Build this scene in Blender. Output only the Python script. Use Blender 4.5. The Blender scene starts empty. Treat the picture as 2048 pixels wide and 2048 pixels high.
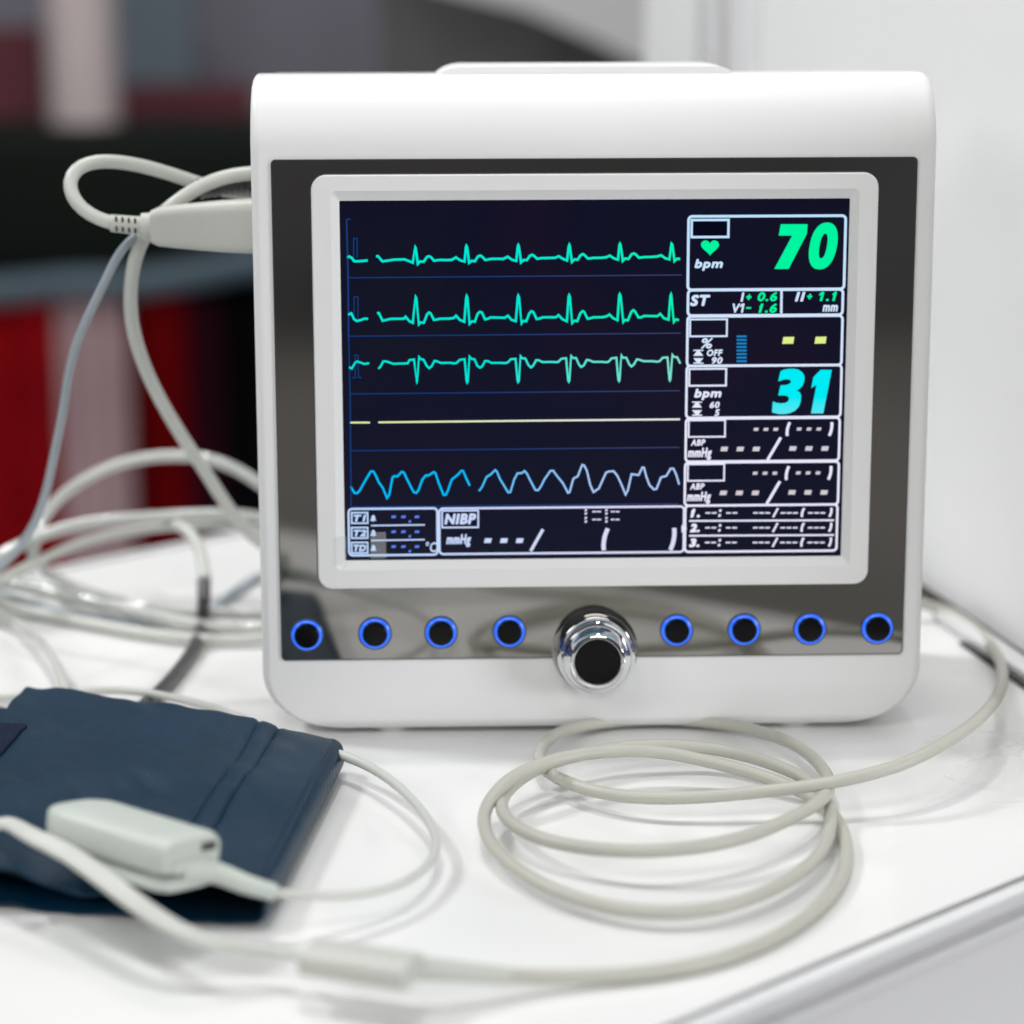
import bpy, bmesh, math, random
from mathutils import Vector, Matrix
random.seed(7)
SC = bpy.context.scene
COL = SC.collection
PI = math.pi

# ------------------------------------------------------------------ camera
F = 5000.0                                    # focal length in photo pixels (2048 wide)
R = Matrix(((0.99949144, -0.00223553, 0.03180983), (0.00880536, 0.97810352, -0.2079326), (-0.03064847, 0.20810695, 0.97762578)))
TV = Vector((0.03483867, 0.04190347, -1.05775896))
B = math.radians(1.0)                         # the monitor leans back by one degree
A = Matrix(((1, 0, 0), (0, math.sin(B), -math.cos(B)), (0, math.cos(B), math.sin(B))))
O = Vector((0, 0.0024, 0.1417))               # centre of the monitor's fascia in the world
CF = -(R.transposed() @ TV)
CW = A @ CF + O
FACE = A.to_4x4(); FACE.translation = O
cam_d = bpy.data.cameras.new('camera'); cam = bpy.data.objects.new('camera', cam_d); COL.objects.link(cam)
m = (A @ R.transposed()).to_4x4(); m.translation = CW; cam.matrix_world = m
cam_d.sensor_width = 36; cam_d.lens = F / 2048 * 36
cam_d.clip_start = 0.02; cam_d.clip_end = 60
cam_d.dof.use_dof = True; cam_d.dof.focus_distance = 1.018; cam_d.dof.aperture_fstop = 4.5
SC.camera = cam

def ray(x, y): return A @ (R.transposed() @ Vector(((x - 1024) / F, -(y - 1024) / F, -1)))
def tz(x, y, z=0.0):
    d = ray(x, y); return CW + d * ((z - CW.z) / d.z)
def ty(x, y, Y):
    d = ray(x, y); return CW + d * ((Y - CW.y) / d.y)
def fc(x, y, n=0.0):                          # point of the fascia plane (metres right, up) behind a photo pixel
    d = R.transposed() @ Vector(((x - 1024) / F, -(y - 1024) / F, -1))
    p = CF + d * ((n - CF.z) / d.z); return p.x, p.y

# ------------------------------------------------------------------ world, lamps, exposure
w = bpy.data.worlds.new('World'); SC.world = w; w.use_nodes = True
w.node_tree.nodes['Background'].inputs[0].default_value = (0.82, 0.91, 1.0, 1)
w.node_tree.nodes['Background'].inputs[1].default_value = 0.11
SC.view_settings.view_transform = 'Standard'; SC.view_settings.look = 'None'
SC.view_settings.exposure = 0; SC.view_settings.gamma = 1; SC.view_settings.use_curve_mapping = False
def area(name, loc, target, size, power, color, sy=None):
    d = bpy.data.lights.new(name, 'AREA'); d.size = size; d.energy = power; d.color = color
    if sy: d.shape = 'RECTANGLE'; d.size_y = sy
    o = bpy.data.objects.new(name, d); COL.objects.link(o); o.location = loc
    o.rotation_euler = (Vector(target) - Vector(loc)).to_track_quat('-Z', 'Y').to_euler()
    return o
area('hall_or_fill_lamp', (-0.25, 0.30, 2.1), (0, 0, 0), 0.09, 11.5, (1.0, 0.985, 0.95))
area('hall_or_fill_lamp', (-1.6, 0.60, 1.75), (0.2, 0.25, 0.1), 0.3, 24, (0.97, 0.99, 1.0))  # side lamp added to brighten the right wall, sparing the monitor's face
area('hall_or_fill_lamp', (0.20, 0.16, 2.3), (0, -0.1, 0), 0.12, 6, (0.95, 0.98, 1.0))
area('hall_or_fill_lamp', (-0.6, -1.7, 2.1), (0, 0, 0.1), 0.8, 12, (1.0, 0.99, 0.97))
area('hall_or_fill_lamp', (0.9, -1.9, 2.1), (0, 0, 0.1), 0.9, 3.5, (0.93, 0.97, 1.0))
area('hall_or_fill_lamp', (0.5, -6.5, 3.2), (0, -6.5, -1), 3.0, 170, (1.0, 0.97, 0.93))  # added over the floor so the fascia reflects something brighter
area('hall_or_fill_lamp', (-1.6, -1.5, 1.3), (0.25, 0.25, 0.1), 0.7, 12, (1.0, 0.99, 0.97))  # low fill lamp added at front left for the right wall
area('hall_or_fill_lamp', (2.1, -1.4, 0.5), (0.1, -0.25, -0.1), 0.8, 30, (0.97, 0.98, 1.0))  # low fill lamp added to brighten the counter's front panel
area('hall_or_fill_lamp', (-0.6, 2.2, 2.6), (-0.5, 3.4, -0.1), 0.8, 42, (1.0, 0.97, 0.95))  # fill lamp added to lift the far background

# ------------------------------------------------------------------ materials
def lin(c):
    return tuple((v / 255 / 12.92 if v <= 10 else ((v / 255 + .055) / 1.055) ** 2.4) for v in c) + (1,)
def mat(name, col, rough=0.4, metal=0.0, bump=None, var=0.0, vscale=30, coat=0.0, spec=0.5, sheen=0.0, alpha=1.0, trans=0.0, sss=0.0):
    m = bpy.data.materials.new(name); m.use_nodes = True; nt = m.node_tree; b = nt.nodes['Principled BSDF']
    b.inputs['Base Color'].default_value = (*col[:3], 1); b.inputs['Roughness'].default_value = rough
    b.inputs['Metallic'].default_value = metal; b.inputs['Coat Weight'].default_value = coat
    b.inputs['Coat Roughness'].default_value = 0.08
    b.inputs['Specular IOR Level'].default_value = spec; b.inputs['Sheen Weight'].default_value = sheen
    b.inputs['Alpha'].default_value = alpha; b.inputs['Transmission Weight'].default_value = trans
    tc = nt.nodes.new('ShaderNodeTexCoord')
    if var:
        n = nt.nodes.new('ShaderNodeTexNoise'); n.inputs['Scale'].default_value = vscale; n.inputs['Detail'].default_value = 5
        nt.links.new(tc.outputs['Object'], n.inputs['Vector'])
        mx = nt.nodes.new('ShaderNodeMix'); mx.data_type = 'RGBA'
        nt.links.new(n.outputs['Fac'], mx.inputs['Factor'])
        mx.inputs[6].default_value = (*[c * (1 - var) for c in col[:3]], 1); mx.inputs[7].default_value = (*[min(1, c * (1 + var)) for c in col[:3]], 1)
        nt.links.new(mx.outputs[2], b.inputs['Base Color'])
        mr = nt.nodes.new('ShaderNodeMapRange'); mr.inputs[3].default_value = rough * .85; mr.inputs[4].default_value = min(1, rough * 1.2)
        nt.links.new(n.outputs['Fac'], mr.inputs[0]); nt.links.new(mr.outputs[0], b.inputs['Roughness'])
    if bump:
        n2 = nt.nodes.new('ShaderNodeTexNoise'); n2.inputs['Scale'].default_value = bump[0]; n2.inputs['Detail'].default_value = 4
        nt.links.new(tc.outputs['Object'], n2.inputs['Vector'])
        bp = nt.nodes.new('ShaderNodeBump'); bp.inputs['Strength'].default_value = bump[1]; bp.inputs['Distance'].default_value = bump[2]
        nt.links.new(n2.outputs['Fac'], bp.inputs['Height']); nt.links.new(bp.outputs[0], b.inputs['Normal'])
    return m
def emit(name, col, s=1.0, col2=None, x0=0, x1=1, axis=0):
    m = bpy.data.materials.new(name); m.use_nodes = True; nt = m.node_tree; b = nt.nodes['Principled BSDF']
    b.inputs['Base Color'].default_value = (0, 0, 0, 1); b.inputs['Specular IOR Level'].default_value = 0.0
    b.inputs['Emission Color'].default_value = lin(col); b.inputs['Emission Strength'].default_value = s
    if col2:                                  # the display shifts in hue across its width
        tc = nt.nodes.new('ShaderNodeTexCoord'); sp = nt.nodes.new('ShaderNodeSeparateXYZ'); mr = nt.nodes.new('ShaderNodeMapRange')
        nt.links.new(tc.outputs['Object'], sp.inputs[0]); nt.links.new(sp.outputs[axis], mr.inputs[0])
        mr.inputs[1].default_value = x0; mr.inputs[2].default_value = x1
        mx = nt.nodes.new('ShaderNodeMix'); mx.data_type = 'RGBA'; nt.links.new(mr.outputs[0], mx.inputs['Factor'])
        mx.inputs[6].default_value = lin(col); mx.inputs[7].default_value = lin(col2)
        nt.links.new(mx.outputs[2], b.inputs['Emission Color'])
    return m
M = {}
M['shell'] = mat('white_plastic', (0.75, 0.75, 0.75), 0.42, spec=0.3, var=0.012, vscale=14, bump=(1400, 0.05, 0.0001))
M['bezel'] = mat('bezel_plastic', (0.73, 0.73, 0.73), 0.42, bump=(1600, 0.06, 0.0001))
M['mirror'] = mat('smoked_mirror', (0.305, 0.298, 0.285), 0.05, metal=1.0, var=0.03, vscale=9)
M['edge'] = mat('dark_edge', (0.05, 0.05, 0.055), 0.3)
M['chrome'] = mat('chrome', (0.86, 0.87, 0.88), 0.05, metal=1.0)
M['black'] = mat('black_gloss', (0.003, 0.003, 0.004), 0.22, spec=0.16)
M['rubber'] = mat('foot_rubber', (0.62, 0.62, 0.60), 0.6)
M['cable'] = mat('cream_cable', (0.46, 0.452, 0.40), 0.42, var=0.05, vscale=60)
M['cable_white'] = mat('pale_cable', (0.55, 0.56, 0.525), 0.38, var=0.04, vscale=60)
M['cable_clear'] = mat('glossy_grey_cable', (0.50, 0.51, 0.49), 0.12, coat=1.0, var=0.05, vscale=80, bump=(140, 0.35, 0.001))
M['cable_blue'] = mat('blue_grey_cable', (0.33, 0.38, 0.42), 0.4)
M['cable_dark'] = mat('dark_cable', (0.06, 0.06, 0.062), 0.35)
M['plug'] = mat('plug_plastic', (0.50, 0.51, 0.47), 0.42, var=0.02, vscale=40)
M['clip'] = mat('clip_plastic', (0.50, 0.54, 0.50), 0.45, var=0.02, vscale=60)
M['slot'] = mat('slot_dark', (0.05, 0.035, 0.03), 0.6)
M['table'] = mat('white_laminate', (0.785, 0.785, 0.775), 0.30, var=0.025, vscale=5, coat=0.1)
M['alu'] = mat('white_aluminium', (0.78, 0.78, 0.79), 0.28, metal=0.15, var=0.02, vscale=20)
M['seam'] = mat('dark_seam', (0.03, 0.026, 0.025), 0.7)
M['panel'] = mat('counter_panel', (0.74, 0.74, 0.75), 0.5, var=0.03, vscale=3)
M['wall'] = mat('wall_panel', (0.88, 0.88, 0.88), 0.5, var=0.02, vscale=3)
M['greywall'] = mat('grey_wall', (0.20, 0.195, 0.235), 0.8, var=0.15, vscale=1.2)
M['floor'] = mat('floor', (0.30, 0.29, 0.28), 0.6, var=0.75, vscale=0.45)
M['reflectwall'] = mat('reflection_wall', (0.18, 0.18, 0.19), 0.8, var=0.8, vscale=0.9)
M['tape'] = mat('clear_tape', (0.75, 0.78, 0.80), 0.18, alpha=0.22)
M['film'] = mat('clear_film', (0.95, 0.95, 0.95), 0.08, alpha=0.16, spec=0.9, bump=(90, 0.9, 0.004))
# navy nylon with a fine weave
def fabric(name, col, rough, sc, bs):
    m = mat(name, col, rough, var=0.25, spec=0.20, vscale=25); nt = m.node_tree; b = nt.nodes['Principled BSDF']
    tc = nt.nodes.new('ShaderNodeTexCoord')
    wv = []
    for ax in 'XY':
        wn = nt.nodes.new('ShaderNodeTexWave'); wn.bands_direction = ax; wn.inputs['Scale'].default_value = sc
        wn.inputs['Distortion'].default_value = 0.6; nt.links.new(tc.outputs['Object'], wn.inputs['Vector']); wv.append(wn)
    mm = nt.nodes.new('ShaderNodeMath'); mm.operation = 'MULTIPLY'
    nt.links.new(wv[0].outputs['Fac'], mm.inputs[0]); nt.links.new(wv[1].outputs['Fac'], mm.inputs[1])
    bp = nt.nodes.new('ShaderNodeBump'); bp.inputs['Strength'].default_value = bs; bp.inputs['Distance'].default_value = 0.0004
    nt.links.new(mm.outputs[0], bp.inputs['Height']); nt.links.new(bp.outputs[0], b.inputs['Normal'])
    return m
M['nylon'] = fabric('navy_nylon', (0.001, 0.0225, 0.050), 0.37, 330, 0.5)
M['velcro'] = fabric('hook_patch', (0.004, 0.010, 0.030), 0.95, 150, 1.0)
# the lit display: dark navy with faint blue and purple blotches
def screen_mat():
    m = bpy.data.materials.new('lcd'); m.use_nodes = True; nt = m.node_tree; b = nt.nodes['Principled BSDF']
    b.inputs['Base Color'].default_value = (0.003, 0.003, 0.005, 1); b.inputs['Roughness'].default_value = 0.16
    b.inputs['Specular IOR Level'].default_value = 0.22
    tc = nt.nodes.new('ShaderNodeTexCoord'); n = nt.nodes.new('ShaderNodeTexNoise'); n.inputs['Scale'].default_value = 11; n.inputs['Detail'].default_value = 1
    nt.links.new(tc.outputs['Object'], n.inputs['Vector'])
    cr = nt.nodes.new('ShaderNodeValToRGB'); e = cr.color_ramp.elements
    e[0].position = .32; e[0].color = lin((20, 4, 27)); e[1].position = .68; e[1].color = lin((9, 11, 27))
    k = cr.color_ramp.elements.new(.5); k.color = lin((3, 5, 30))
    nt.links.new(n.outputs['Fac'], cr.inputs[0])
    sp = nt.nodes.new('ShaderNodeSeparateXYZ'); nt.links.new(tc.outputs['Object'], sp.inputs[0])
    mr = nt.nodes.new('ShaderNodeMapRange'); mr.inputs[1].default_value = 0.09; mr.inputs[2].default_value = -0.05; mr.inputs[3].default_value = 0.0; mr.inputs[4].default_value = 0.75
    nt.links.new(sp.outputs['Y'], mr.inputs[0]); mx = nt.nodes.new('ShaderNodeMix'); mx.data_type = 'RGBA'
    nt.links.new(mr.outputs[0], mx.inputs['Factor']); nt.links.new(cr.outputs[0], mx.inputs[6]); mx.inputs[7].default_value = lin((3, 9, 34))   # the panel is bluer towards its lower edge
    nt.links.new(mx.outputs[2], b.inputs['Emission Color'])
    b.inputs['Emission Strength'].default_value = 1.0
    return m
M['lcd'] = screen_mat()
M['e_green'] = emit('trace_green', (0, 232, 214), 1, (20, 245, 165), -0.03, 0.07)
M['e_green3'] = emit('trace_mint', (0, 232, 218), 1, (140, 225, 205), -0.04, 0.05)
M['e_resp'] = emit('trace_blue', (0, 190, 255), 1, (175, 205, 255), -0.055, 0.0)
M['e_yel'] = emit('trace_yellow', (225, 240, 170), 1, (240, 240, 235), -0.1, 0.03)
M['e_line'] = emit('line_blue', (22, 62, 128), 1, (70, 72, 112), -0.06, 0.06)
M['e_white'] = emit('text_white', (236, 236, 255), 1, (185, 225, 255), -0.01, 0.09, axis=1)
M['e_lilac'] = emit('text_lilac', (190, 215, 255), 1, (220, 222, 250), -0.09, 0.0)
M['e_num'] = emit('digit_green', (0, 245, 160))
M['e_cyan'] = emit('digit_cyan', (110, 225, 240), 1, (0, 235, 245), -0.005, 0.006, axis=1)
M['e_bar'] = emit('bar_blue', (30, 130, 195))
M['e_dash'] = emit('dash_yellow', (222, 240, 140))
M['e_bdash'] = emit('dash_blue', (95, 130, 245))
M['e_grey'] = emit('dash_grey', (212, 205, 215))
M['ring'] = emit('ring_blue', (45, 112, 255), 1.05)
M['ring'].node_tree.nodes['Principled BSDF'].inputs['Specular IOR Level'].default_value = 0.8
M['ring'].node_tree.nodes['Principled BSDF'].inputs['Roughness'].default_value = 0.15
M['blankbox'] = emit('blank_box', (8, 10, 28))

# ------------------------------------------------------------------ object helpers
def link(name, me, parent=None, world=None):
    o = bpy.data.objects.new(name, me); COL.objects.link(o)
    if parent: o.parent = parent
    if world is not None: o.matrix_world = world
    return o
def tag(o, label=None, cat=None, group=None, kind=None):
    for k, v in (('label', label), ('category', cat), ('group', group), ('kind', kind)):
        if v: o[k] = v
    return o
def empty(name, loc=(0, 0, 0)):
    o = bpy.data.objects.new(name, None); COL.objects.link(o); o.location = loc; o.empty_display_size = .05; return o
class MB:
    def __init__(s): s.v = []; s.f = []; s.mi = []; s.cur = 0
    def add(s, vs, fs, mi=None):
        k = len(s.v); s.v += [tuple(v) for v in vs]; s.f += [tuple(i + k for i in f) for f in fs]
        s.mi += [s.cur if mi is None else mi] * len(fs)
    def build(s, name, mats, parent=None, smooth=True, angle=40, local=None, bevel=0, seg=2):
        me = bpy.data.meshes.new(name); vs = s.v
        inv = None
        if parent is not None and local is None: inv = parent.matrix_basis.inverted()
        # vertices are given in world metres unless local=True
        if parent is not None and not local:
            T = Matrix.Translation(PW[parent.name]).inverted() if parent.name in PW else Matrix.Identity(4)
            vs = [tuple(T @ Vector(v)) for v in s.v]
        me.from_pydata(vs, [], s.f); me.validate()
        if not isinstance(mats, (list, tuple)): mats = [mats]
        for mt in mats: me.materials.append(mt)
        if len(s.mi) == len(me.polygons):
            for p, i in zip(me.polygons, s.mi): p.material_index = i
        bm = bmesh.new(); bm.from_mesh(me)
        bmesh.ops.remove_doubles(bm, verts=bm.verts, dist=1e-7)
        if bevel: bmesh.ops.bevel(bm, geom=[e for e in bm.edges if e.calc_face_angle(0) > math.radians(35)], offset=bevel, segments=seg, profile=.5, affect='EDGES', clamp_overlap=True)
        bmesh.ops.recalc_face_normals(bm, faces=bm.faces); bm.to_mesh(me); bm.free()
        if smooth:
            me.polygons.foreach_set('use_smooth', [True] * len(me.polygons)); me.set_sharp_from_angle(angle=math.radians(angle))
        o = link(name, me, parent)
        if parent is not None and parent.name in PW: PW[o.name] = PW[parent.name]
        return o
    def box(s, lo, hi):
        x0, y0, z0 = lo; x1, y1, z1 = hi
        s.add([(x0, y0, z0), (x1, y0, z0), (x1, y1, z0), (x0, y1, z0), (x0, y0, z1), (x1, y0, z1), (x1, y1, z1), (x0, y1, z1)],
              [(0, 3, 2, 1), (4, 5, 6, 7), (0, 1, 5, 4), (1, 2, 6, 5), (2, 3, 7, 6), (3, 0, 4, 7)])
        return s
    def loft(s, rings, caps=True, closed=False):
        n = len(rings[0]); vs = [p for r in rings for p in r]; fs = []
        m = len(rings)
        for i in range(m if closed else m - 1):
            a = i * n; b = ((i + 1) % m) * n
            for j in range(n):
                k = (j + 1) % n; fs.append((a + j, a + k, b + k, b + j))
        if caps and not closed: fs += [tuple(range(n))[::-1], tuple((m - 1) * n + j for j in range(n))]
        s.add(vs, fs); return s
    def prism(s, pts, n0, n1):                # polygon (x,y) extruded between z=n0 and z=n1
        n = len(pts)
        s.add([(x, y, n0) for x, y in pts] + [(x, y, n1) for x, y in pts],
              [tuple(range(n))[::-1], tuple(range(n, 2 * n))] + [(i, (i + 1) % n, n + (i + 1) % n, n + i) for i in range(n)])
        return s
PW = {}
def spline(pts, step=0.003):
    pts = [Vector(p) for p in pts]; P = [2 * pts[0] - pts[1]] + pts + [2 * pts[-1] - pts[-2]]; out = []
    for i in range(1, len(P) - 2):
        p0, p1, p2, p3 = P[i - 1:i + 3]; n = max(2, int((p2 - p1).length / step))
        d1 = max((p1 - p0).length, 1e-5) ** .5; d2 = max((p2 - p1).length, 1e-5) ** .5; d3 = max((p3 - p2).length, 1e-5) ** .5
        m1 = (p1 - p0) / d1 - (p2 - p0) / (d1 + d2) + (p2 - p1) / d2; m2 = (p2 - p1) / d2 - (p3 - p1) / (d2 + d3) + (p3 - p2) / d3
        m1 *= d2; m2 *= d2
        for k in range(n):
            t = k / n; t2 = t * t; t3 = t2 * t
            out.append((2 * t3 - 3 * t2 + 1) * p1 + (t3 - 2 * t2 + t) * m1 + (-2 * t3 + 3 * t2) * p2 + (t3 - t2) * m2)
    out.append(pts[-1]); return out
def smooth_path(P, it=6):
    P = [p.copy() for p in P]
    for _ in range(it): P = [P[0]] + [(P[i - 1] + P[i] * 2 + P[i + 1]) / 4 for i in range(1, len(P) - 1)] + [P[-1]]
    return P
def tube(mb, pts, r, sides=14, step=0.003, smooth=5, prof=None):
    P = smooth_path(spline(pts, step), smooth); n = len(P)
    t = (P[1] - P[0]).normalized(); u = t.orthogonal().normalized(); rings = []
    for i in range(n):
        t2 = (P[min(i + 1, n - 1)] - P[max(i - 1, 0)]).normalized()
        q = t.rotation_difference(t2); u = (q @ u).normalized(); t = t2; v = t.cross(u)
        rr = r if prof is None else r * prof(i / (n - 1))
        rings.append([P[i] + u * math.cos(2 * PI * k / sides) * rr + v * math.sin(2 * PI * k / sides) * rr for k in range(sides)])
    mb.loft(rings); return P
def rrect(x0, y0, x1, y1, r, seg=8):
    out = []
    for cx, cy, a in ((x1 - r, y1 - r, 0), (x0 + r, y1 - r, 90), (x0 + r, y0 + r, 180), (x1 - r, y0 + r, 270)):
        for k in range(seg + 1):
            t = math.radians(a + 90 * k / seg); out.append((cx + r * math.cos(t), cy + r * math.sin(t)))
    return out
def ring_prism(mb, outer, inner, n0, n1):     # both outlines have the same number of points
    n = len(outer); vs = []
    for z in (n0, n1):
        vs += [(x, y, z) for x, y in outer] + [(x, y, z) for x, y in inner]
    fs = []
    for i in range(n):
        j = (i + 1) % n
        fs += [(i, j, n + j, n + i), (2 * n + i, 3 * n + i, 3 * n + j, 2 * n + j), (i, 2 * n + i, 2 * n + j, j), (n + i, n + j, 3 * n + j, 3 * n + i)]
    mb.add(vs, fs)
def lathe(mb, prof, cx, cy, n=48):            # profile of (radius, height) about the fascia normal
    rings = [[(cx + r * math.cos(2 * PI * k / n), cy + r * math.sin(2 * PI * k / n), h) for k in range(n)] for r, h in prof]
    mb.loft(rings)

# ------------------------------------------------------------------ the setting
s = MB(); s.box((-9, -14, -1.02), (9, 5, -1.0)); tag(s.build('floor', M['floor'], smooth=False), kind='structure')

s = MB(); s.box((-9, -9.6, -1.0), (9, -9.5, 3.0)); tag(s.build('reflection_wall', M['reflectwall'], smooth=False), kind='structure')  # unseen wall, added to vary what the mirrored fascia reflects
# exhibition wall on the right, running away behind the counter
w0 = tz(2048, 1318); wd = (tz(1850, 1185) - w0).normalized(); wn = Vector((wd.y, -wd.x, 0))
def wallbox(mb, s0, s1, z0, z1, d0, d1):
    c = [w0 + wd * a + wn * b for a in (s0, s1) for b in (d0, d1)]
    vs = [(p.x, p.y, z) for z in (z0, z1) for p in (c[0], c[2], c[3], c[1])]
    mb.add(vs, [(0, 1, 2, 3), (7, 6, 5, 4), (0, 4, 5, 1), (1, 5, 6, 2), (2, 6, 7, 3), (3, 7, 4, 0)])
s = MB(); wallbox(s, -0.22, 0.43, 0.0, 0.75, 0.002, 0.02); wallbox(s, 0.566, 0.71, 0.0, 0.75, 0.004, 0.02)
tag(s.build('wall', M['wall'], smooth=False), kind='structure')
post = empty('partition_post', w0 + wd * 0.5); PW[post.name] = w0 + wd * 0.5
s = MB(); wallbox(s, 0.432, 0.490, -1, 0.78, -0.002, 0.03); s.build('post_face', M['panel'], post, bevel=.002)
s = MB(); wallbox(s, 0.491, 0.508, -1, 0.78, 0.012, 0.03); s.build('post_groove', M['seam'], post, smooth=False)
s = MB(); wallbox(s, 0.509, 0.553, -1, 0.78, -0.004, 0.03); s.build('post_lip', M['alu'], post, bevel=.002)
s = MB(); wallbox(s, 0.554, 0.564, -1, 0.78, 0.012, 0.03); s.build('post_groove', M['edge'], post, smooth=False)
tag(post, 'white slotted aluminium post at the joint of the white wall panels', 'post')
s = MB(); s.box((-3.5, 4.2, -1.0), (2.5, 4.3, 1.6)); tag(s.build('far_wall', M['greywall'], smooth=False), kind='structure')

# ------------------------------------------------------------------ counter
e0 = tz(1330, 2048); ed = (tz(2048, 1749) - e0).normalized(); en = Vector((ed.y, -ed.x, 0))
b0 = (tz(130, 1150) + tz(400, 1080)) / 2
def along(p, d, n, a, b, z): q = p + d * a + n * b; return (q.x, q.y, z)
ctr = empty('display_counter', (0, 0, -1.0)); PW[ctr.name] = Vector((0, 0, -1.0))
wid = (b0 - e0).dot(-en)
s = MB(); a0, a1 = -0.75, 0.36
s.add([along(e0, ed, en, a, b, z) for z in (-0.018, 0.0) for a, b in ((a0, 0), (a1, 0), (a1 + .25, -wid), (a0, -wid))],
      [(3, 2, 1, 0), (4, 5, 6, 7), (0, 1, 5, 4), (1, 2, 6, 5), (2, 3, 7, 6), (3, 0, 4, 7)])
s.build('counter_top', M['table'], ctr, smooth=False)
def rail(p, d, n, a0, a1, name='edge_rail'):
    prof = [(0.0042, -0.004), (0.0043, 0.0002), (0.0050, 0.0010), (0.0085, 0.0010), (0.0100, 0.0002), (0.0105, -0.0015), (0.0103, -0.0044), (-0.0020, -0.0050), (-0.0020, -0.0092), (0.0103, -0.0096), (0.0108, -0.0118), (0.0103, -0.0148), (0.0090, -0.0158), (0.002, -0.0158)]
    mb = MB(); mb.loft([[Vector(along(p, d, n, a, b, z)) for b, z in prof] for a in (a0, a1)])
    return mb.build(name, M['alu'], ctr, angle=25)
rail(e0, ed, en, a0, a1 + .02)
rail(b0, ed, -en, -0.6, 0.55)
s = MB()
for p, n_, x0, x1 in ((e0, en, a0, a1), (b0, -en, -.6, .55)):
    s.add([along(p, ed, n_, a, b, z) for z in (-0.0035, -0.0022) for a, b in ((x0, 0.0002), (x1, 0.0002), (x1, 0.0041), (x0, 0.0041))],
          [(3, 2, 1, 0), (4, 5, 6, 7), (0, 1, 5, 4), (1, 2, 6, 5), (2, 3, 7, 6), (3, 0, 4, 7)])
s.build('edge_seam', M['seam'], ctr, smooth=False)
s = MB()
s.add([along(e0, ed, en, a, b, z) for z in (-1.0, -0.0165) for a, b in ((a0, 0.001), (a1, 0.001), (a1, -0.01), (a0, -0.01))],
      [(3, 2, 1, 0), (4, 5, 6, 7), (0, 1, 5, 4), (1, 2, 6, 5), (2, 3, 7, 6), (3, 0, 4, 7)])
s.build('front_panel', M['panel'], ctr, smooth=False)
s = MB(); wallbox(s, -0.2, 0.42, 0.0006, 0.0022, -0.0035, 0.0018); s.build('wall_seam', M['seam'], ctr, smooth=False)
s = MB(); wallbox(s, -0.2, 0.075, 0.0006, 0.006, -0.017, -0.0055); s.build('rear_rail', M['alu'], ctr, bevel=.001)
s = MB(); wallbox(s, -0.16, 0.03, 0.0006, 0.0016, -0.0208, -0.0176); s.build('rail_gap', M['seam'], ctr, smooth=False)
tag(ctr, 'white laminate display counter with slotted aluminium edge under the monitor', 'counter')

# ------------------------------------------------------------------ patient monitor
mon = empty('patient_monitor', (0, 0, 0)); PW[mon.name] = Vector((0, 0, 0))
mon.matrix_world = FACE                       # parts below are built in the fascia's own axes: right, up, out
def part(mb, name, mats, parent=mon, **k): return mb.build(name, mats, parent, local=True, **k)
HB = -0.1384; HT = 0.1402
def body_rings(hw, zf_off, back, top_r, inset=0.0, corner=0.025, top_drop=0.0):
    HT = 0.1402 - top_drop
    rings = []; levels = []
    n = 14
    for k in range(n + 1): levels.append(HB + inset + corner * (1 - math.cos(PI / 2 * k / n)))
    levels += [HB + inset + q for q in (.0005, .0010, .0017, .0025, .0033, .0042)] + [-0.09, -0.03, 0.03, 0.09]
    for k in range(1, n + 7): levels.append(HT - inset - top_r * (1 - math.sin(PI / 2 * k / (n + 6))))
    levels = sorted(set(levels))
    for v in levels:
        d = HB + inset + corner - v
        w = hw - inset
        if d > 0: w -= (corner - math.sqrt(max(0, corner ** 2 - d ** 2))) * 1.28 
        f = zf_off
        d = v - (HT - inset - top_r)
        if d > 0: f -= top_r - math.sqrt(max(0, top_r ** 2 - d ** 2)); w -= 0.0012 * (d / top_r) ** 16
        d = HB + inset + .0042 - v
        if d > 0: f -= .0020 * (d / .0042) ** 1.6
        rings.append([(x, v, z) for x, z in rrect(-w, back, w, f, 0.0042, 6)])
    return rings
TR = 0.0315
s = MB(); s.loft(body_rings(0.1428, -0.0008, -0.052, TR)); part(s, 'front_shell', M['shell'], angle=50)
s = MB(); s.loft(body_rings(0.1415, -0.0535, -0.128, 0.010, inset=0.0012, top_drop=0.0016)); part(s, 'rear_housing', M['shell'], angle=50)
# handle moulding on the top
hp = [(-0.0675, 0.1378), (-0.0655, 0.1400), (-0.0625, 0.1420), (-0.0590, 0.1432), (-0.0555, 0.1436), (0.0515, 0.1436), (0.0550, 0.1432), (0.0585, 0.1420), (0.0615, 0.1400), (0.0635, 0.1378)]
s = MB(); s.prism(hp[::-1], -0.080, -0.034); part(s, 'carry_handle', M['shell'], bevel=.0012)
# smoked mirror fascia, a ring round the bezel
s = MB(); ring_prism(s, rrect(-0.1339, -0.1066, 0.1339, 0.1066, 0.0016), rrect(-0.1172, -0.0742, 0.1172, 0.1002, 0.006), -0.0007, 0.0)
part(s, 'fascia', M['mirror'], angle=30)
s = MB(); ring_prism(s, rrect(-0.1343, -0.1070, 0.1343, 0.1070, 0.0020), rrect(-0.1339, -0.1066, 0.1339, 0.1066, 0.0016), -0.0007, 0.0001)
part(s, 'fascia_rim', M['edge'], angle=30)
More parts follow.
